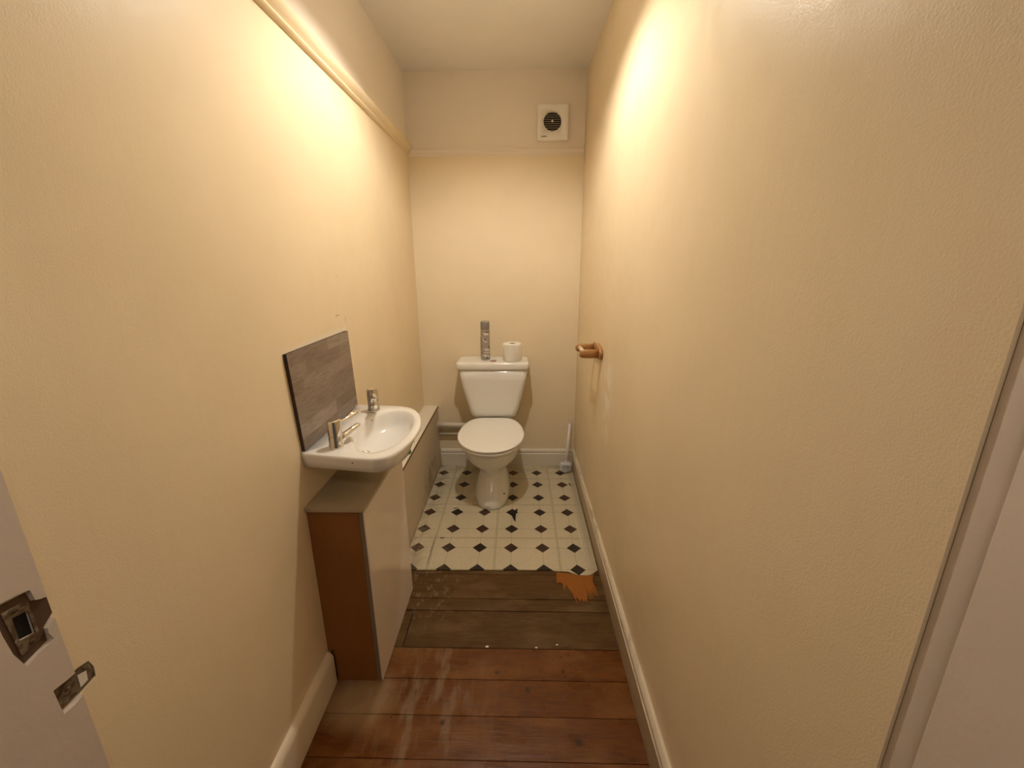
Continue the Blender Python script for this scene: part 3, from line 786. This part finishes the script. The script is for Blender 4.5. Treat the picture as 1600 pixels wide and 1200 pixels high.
b = MB(); rs = []
DC = (-0.566, 1.440)       # waste position
def vinset(P_, d0, d1):
    out = []
    for p in P_:
        v = (p - CB); a = math.atan2(v.y, v.x)
        d = d0 + d1*max(0.0, math.cos(a - math.radians(40)))**1.5
        out.append(inset([p], d)[0])
    return out
rs.append(ringz(centre(0.10, DC, I), 0.800)); rs.append(ringz(centre(0.40, DC, I), 0.802)); rs.append(ringz(centre(0.60, DC, I), 0.815))
rs.append(ringz(centre(0.75, DC, I), 0.838)); rs.append(ringz(centre(0.88, DC, I), 0.850))
rs.append(ringz(vinset(O, 0.022, 0.046), 0.853)); rs.append(ringz(vinset(O, 0.013, 0.044), 0.858)); rs.append(ringz(vinset(O, 0.005, 0.030), 0.880))
rs.append(ringz(inset(O, 0.001), 0.897)); rs.append(ringz(O, 0.903)); rs.append(ringz(inset(O, 0.002), 0.9085)); rs.append(ringz(inset(O, 0.006), ZR))
rs.append(ringz(lp(I, O, 0.35), ZR - 0.001)); rs.append(ringz(lp(I, O, 0.08), ZR - 0.0015))
for s_, z in ((1.0, ZR-0.005), (0.965, ZR-0.014), (0.93, ZR-0.030), (0.89, ZR-0.050), (0.82, ZR-0.064), (0.70, ZR-0.076), (0.52, ZR-0.083), (0.30, ZR-0.087), (0.11, ZR-0.089)):
    rs.append(ringz(centre(s_, DC, I), z))
b.rings(rs)
b.build('bowl', M['ceramic'], BA)
b = MB(); b.lathe([(0.020, 0), (0.020, 0.003), (0.014, 0.0035), (0.012, -0.001), (0.0, -0.001)], (DC[0], DC[1], ZR-0.0895), 24, cap1=False); b.build('waste', M['chrome'], BA)
b = MB(); b.lathe([(0.022, -0.026), (0.022, 0.0)], (DC[0], DC[1], 0.800), 20); b.build('waste_trap', M['plastic'], BA)
b = MB(); b.tube([(-0.588, 1.590, ZR-0.013), (-0.580, 1.586, ZR-0.019)], 0.0042, 14); b.build('overflow_hole', M['overflow_dark'], BA)  # solid dark stub in place of a real, shaded hole
b = MB(); b.lathe([(0.003, 0), (0.003, 0.0015)], (-0.520, 1.2205, 0.893), 10, 'y'); b.build('screw_hole', M['black'], BA)
# soap recess line
def tap(x, y, d, lever_d, name):
    d = Vector((d[0], d[1], 0)).normalized(); ld = Vector((lever_d[0], lever_d[1], 0)).normalized()
    b = MB()
    b.lathe([(0.0245, 0.0), (0.0250, 0.003), (0.0235, 0.008), (0.0215, 0.018), (0.0215, 0.034), (0.0200, 0.037), (0.0200, 0.040)], (x, y, ZR), 36)
    tp = b.build('tap', M['chrome'], BA, sharp=50)
    b = MB(); b.lathe([(0.0195, 0.040), (0.0218, 0.0415), (0.0216, 0.088), (0.0205, 0.0925), (0.016, 0.0945), (0, 0.095)], (x, y, ZR), 36, cap1=False)
    b.build('tap_head', M['chrome'], tp, sharp=50)
    p = Vector((x, y, ZR))
    b = MB(); b.tube([p + d*0.012 + Vector((0, 0, .020)), p + d*0.035 + Vector((0, 0, .028)), p + d*0.06 + Vector((0, 0, .037)), p + d*0.088 + Vector((0, 0, .046)), p + d*0.095 + Vector((0, 0, .045))], [0.0165, 0.0125, 0.0095, 0.0088, 0.0070], 20)
    b.build('spout', M['chrome'], tp)
    b = MB(); z_ = Vector((0, 0, 1))
    b.tube([p + ld*0.012 + z_*0.080, p + ld*0.034 + z_*0.078, p + ld*0.060 + z_*0.079, p + ld*0.074 + z_*0.081, p + ld*0.092 + z_*0.084, p + ld*0.108 + z_*0.086, p + ld*0.114 + z_*0.0865],
           [0.0060, 0.0052, 0.0062, 0.0110, 0.0125, 0.0090, 0.0030], 16)
    o = b.build('lever', M['chrome'], tp)
    return tp
tap(-0.600, 1.300, (0.52, 0.85), (0.36, 0.93), 'near')
tap(-0.592, 1.655, (0.40, -0.90), (0.38, -0.92), 'far')

# air freshener standing on the boxing, half hidden by the basin
gx, gy, gz = -0.634, 2.180, 0.4747
G_ = thing('air_freshener', 'green gel air freshener in clear plastic, on the boxing behind the basin', 'air freshener', (gx, gy, gz))
b = MB(); b.lathe([(0.033, 0), (0.036, 0.003), (0.036, 0.012), (0.030, 0.018)], (gx, gy, gz), 32); b.build('base', M['green'], G_, sharp=50)
b = MB(); b.lathe([(0.030, 0.0185), (0.026, 0.06), (0.018, 0.085), (0.0, 0.09)], (gx, gy, gz), 32, cap1=False); b.build('cover', M['clear'], G_)

# ------------------------------------------------------------------ toilet roll holder on right wall
H_ = thing('roll_holder', 'empty varnished pine toilet roll holder on the right wall', 'toilet roll holder', (XR(2.2), 2.20, 1.04))
xw = XR(2.2)
b = MB()
pl = []
for k in range(40):
    a = 2*math.pi*k/40; ca, sa = math.cos(a), math.sin(a)
    pl.append((2.205 + math.copysign(abs(ca)**0.7, ca)*0.108, 1.042 + math.copysign(abs(sa)**0.8, sa)*0.036))
b.prism(pl, 'x', xw - 0.016, xw - 0.001); b.build('back_plate', M['pine'], H_, bevel=0.003)
for yy in (2.135, 2.290):
    b = MB(); n_ = 24; rs = []
    for xx, q in ((xw-0.016, 1.0), (xw-0.06, 1.0), (xw-0.085, 0.97), (xw-0.100, 0.86), (xw-0.108, 0.62), (xw-0.1105, 0.25)):
        rs.append([(xx, yy + 0.0135*q*math.copysign(abs(math.cos(2*math.pi*k/n_))**0.75, math.cos(2*math.pi*k/n_)), 1.040 + 0.0225*q*math.sin(2*math.pi*k/n_)) for k in range(n_)])
    b.rings(rs); b.build('arm', M['pine'], H_)
b = MB(); b.tube([(xw-0.088, 2.148, 1.043), (xw-0.088, 2.277, 1.043)], 0.0105, 20); b.build('roller', M['roller'], H_)

# ------------------------------------------------------------------ extractor fan
fx, fz = 0.201, 2.289; fy = YB
F_ = thing('extractor_fan', 'square cream extractor fan with round louvred grille high on the back wall', 'extractor fan', (fx, fy, fz))
b = MB(); b.prism([(fx-0.094, fz-0.099), (fx+0.094, fz-0.099), (fx+0.094, fz+0.099), (fx-0.094, fz+0.099)], 'y', fy-0.032, fy-0.001)
fb = b.build('casing', M['fan'], F_, bevel=0.008, seg=3)
c = MB(); c.lathe([(0.0545, 0), (0.0545, 0.026)], (fx-0.003, fy-0.036, fz+0.004), 40, 'y'); cut(fb, c)
b = MB(); b.lathe([(0.0543, 0), (0.0543, 0.0006)], (fx-0.003, fy-0.0106, fz+0.004), 40, 'y'); b.build('opening', M['black'], F_)
for k in range(9):
    zz = fz + 0.004 + (k-4)*0.0116; hw = math.sqrt(max(0.0001, 0.0538**2 - (zz-fz-0.004)**2))
    b = MB(); x0, x1 = fx-0.003-hw, fx-0.003+hw
    b.hexa([(x0, fy-0.031, zz-0.0040), (x1, fy-0.031, zz-0.0040), (x1, fy-0.021, zz+0.0005), (x0, fy-0.021, zz+0.0005),
            (x0, fy-0.031, zz-0.0020), (x1, fy-0.031, zz-0.0020), (x1, fy-0.021, zz+0.0020), (x0, fy-0.021, zz+0.0020)])
    b.build('louvre', M['louvre'], F_)
b = MB(); b.lathe([(0.0065, 0), (0.0060, -0.002), (0.003, -0.003)], (fx-0.004, fy-0.0310, fz+0.004), 16, 'y'); b.build('centre_cap', M['fan'], F_)
b = MB(); xx = fx - 0.069
for wd, hh, dz in ((.0042, .006, 0), (.0042, .0055, -.0018), (.0040, .0055, 0), (.0018, .008, .001), (.0040, .0055, 0), (.0040, .0055, 0), (.0014, .0065, 0.0005), (.0024, .0055, 0)):
    b.box((xx, fy-0.0326, fz-0.0775+dz-hh/2), (xx+wd, fy-0.0321, fz-0.0775+dz+hh/2)); xx += wd + 0.0010
b.build('maker_mark', M['fan_mark'], F_)

# ------------------------------------------------------------------ ceiling pendant (just above the frame), gives the light
L_ = thing('pendant_lamp', 'short ceiling pendant with pale shade lighting the middle of the room', 'lamp', (LX, LY, ZC))
b = MB(); b.lathe([(0.035, 0), (0.035, -0.012), (0.020, -0.022), (0.006, -0.026)], (LX, LY, ZC-0.0005), 24); b.build('ceiling_rose', M['plastic'], L_)
b = MB(); b.tube([(LX, LY, ZC-0.025), (LX, LY, 2.535)], 0.003, 8); b.build('flex', M['plastic'], L_)
b = MB(); b.lathe([(0.018, 2.536), (0.020, 2.508)], (LX, LY, 0), 20); b.build('lamp_holder', M['plastic'], L_)
b = MB(); b.lathe([(0.022, 2.538), (0.060, 2.528), (0.095, 2.485), (0.112, 2.425)], (LX, LY, 0), 48, cap0=False, cap1=False)
b.build('lamp_shade', M['shade'], L_)
em = bpy.data.materials.new('bulb_glow'); em.use_nodes = True
nt = em.node_tree; nt.nodes.remove(nt.nodes['Principled BSDF']); e = nt.nodes.new('ShaderNodeEmission')
e.inputs[0].default_value = (1.0, 0.93, 0.82, 1); e.inputs[1].default_value = BULB_STRENGTH
nt.links.new(e.outputs[0], nt.nodes['Material Output'].inputs[0])
b = MB(); b.lathe([(0.0, -0.024), (0.012, -0.021), (0.021, -0.012), (0.024, 0), (0.021, 0.012), (0.014, 0.022), (0.012, 0.03)], (LX, LY, 2.478), 20, cap0=False); b.build('bulb', em, L_)
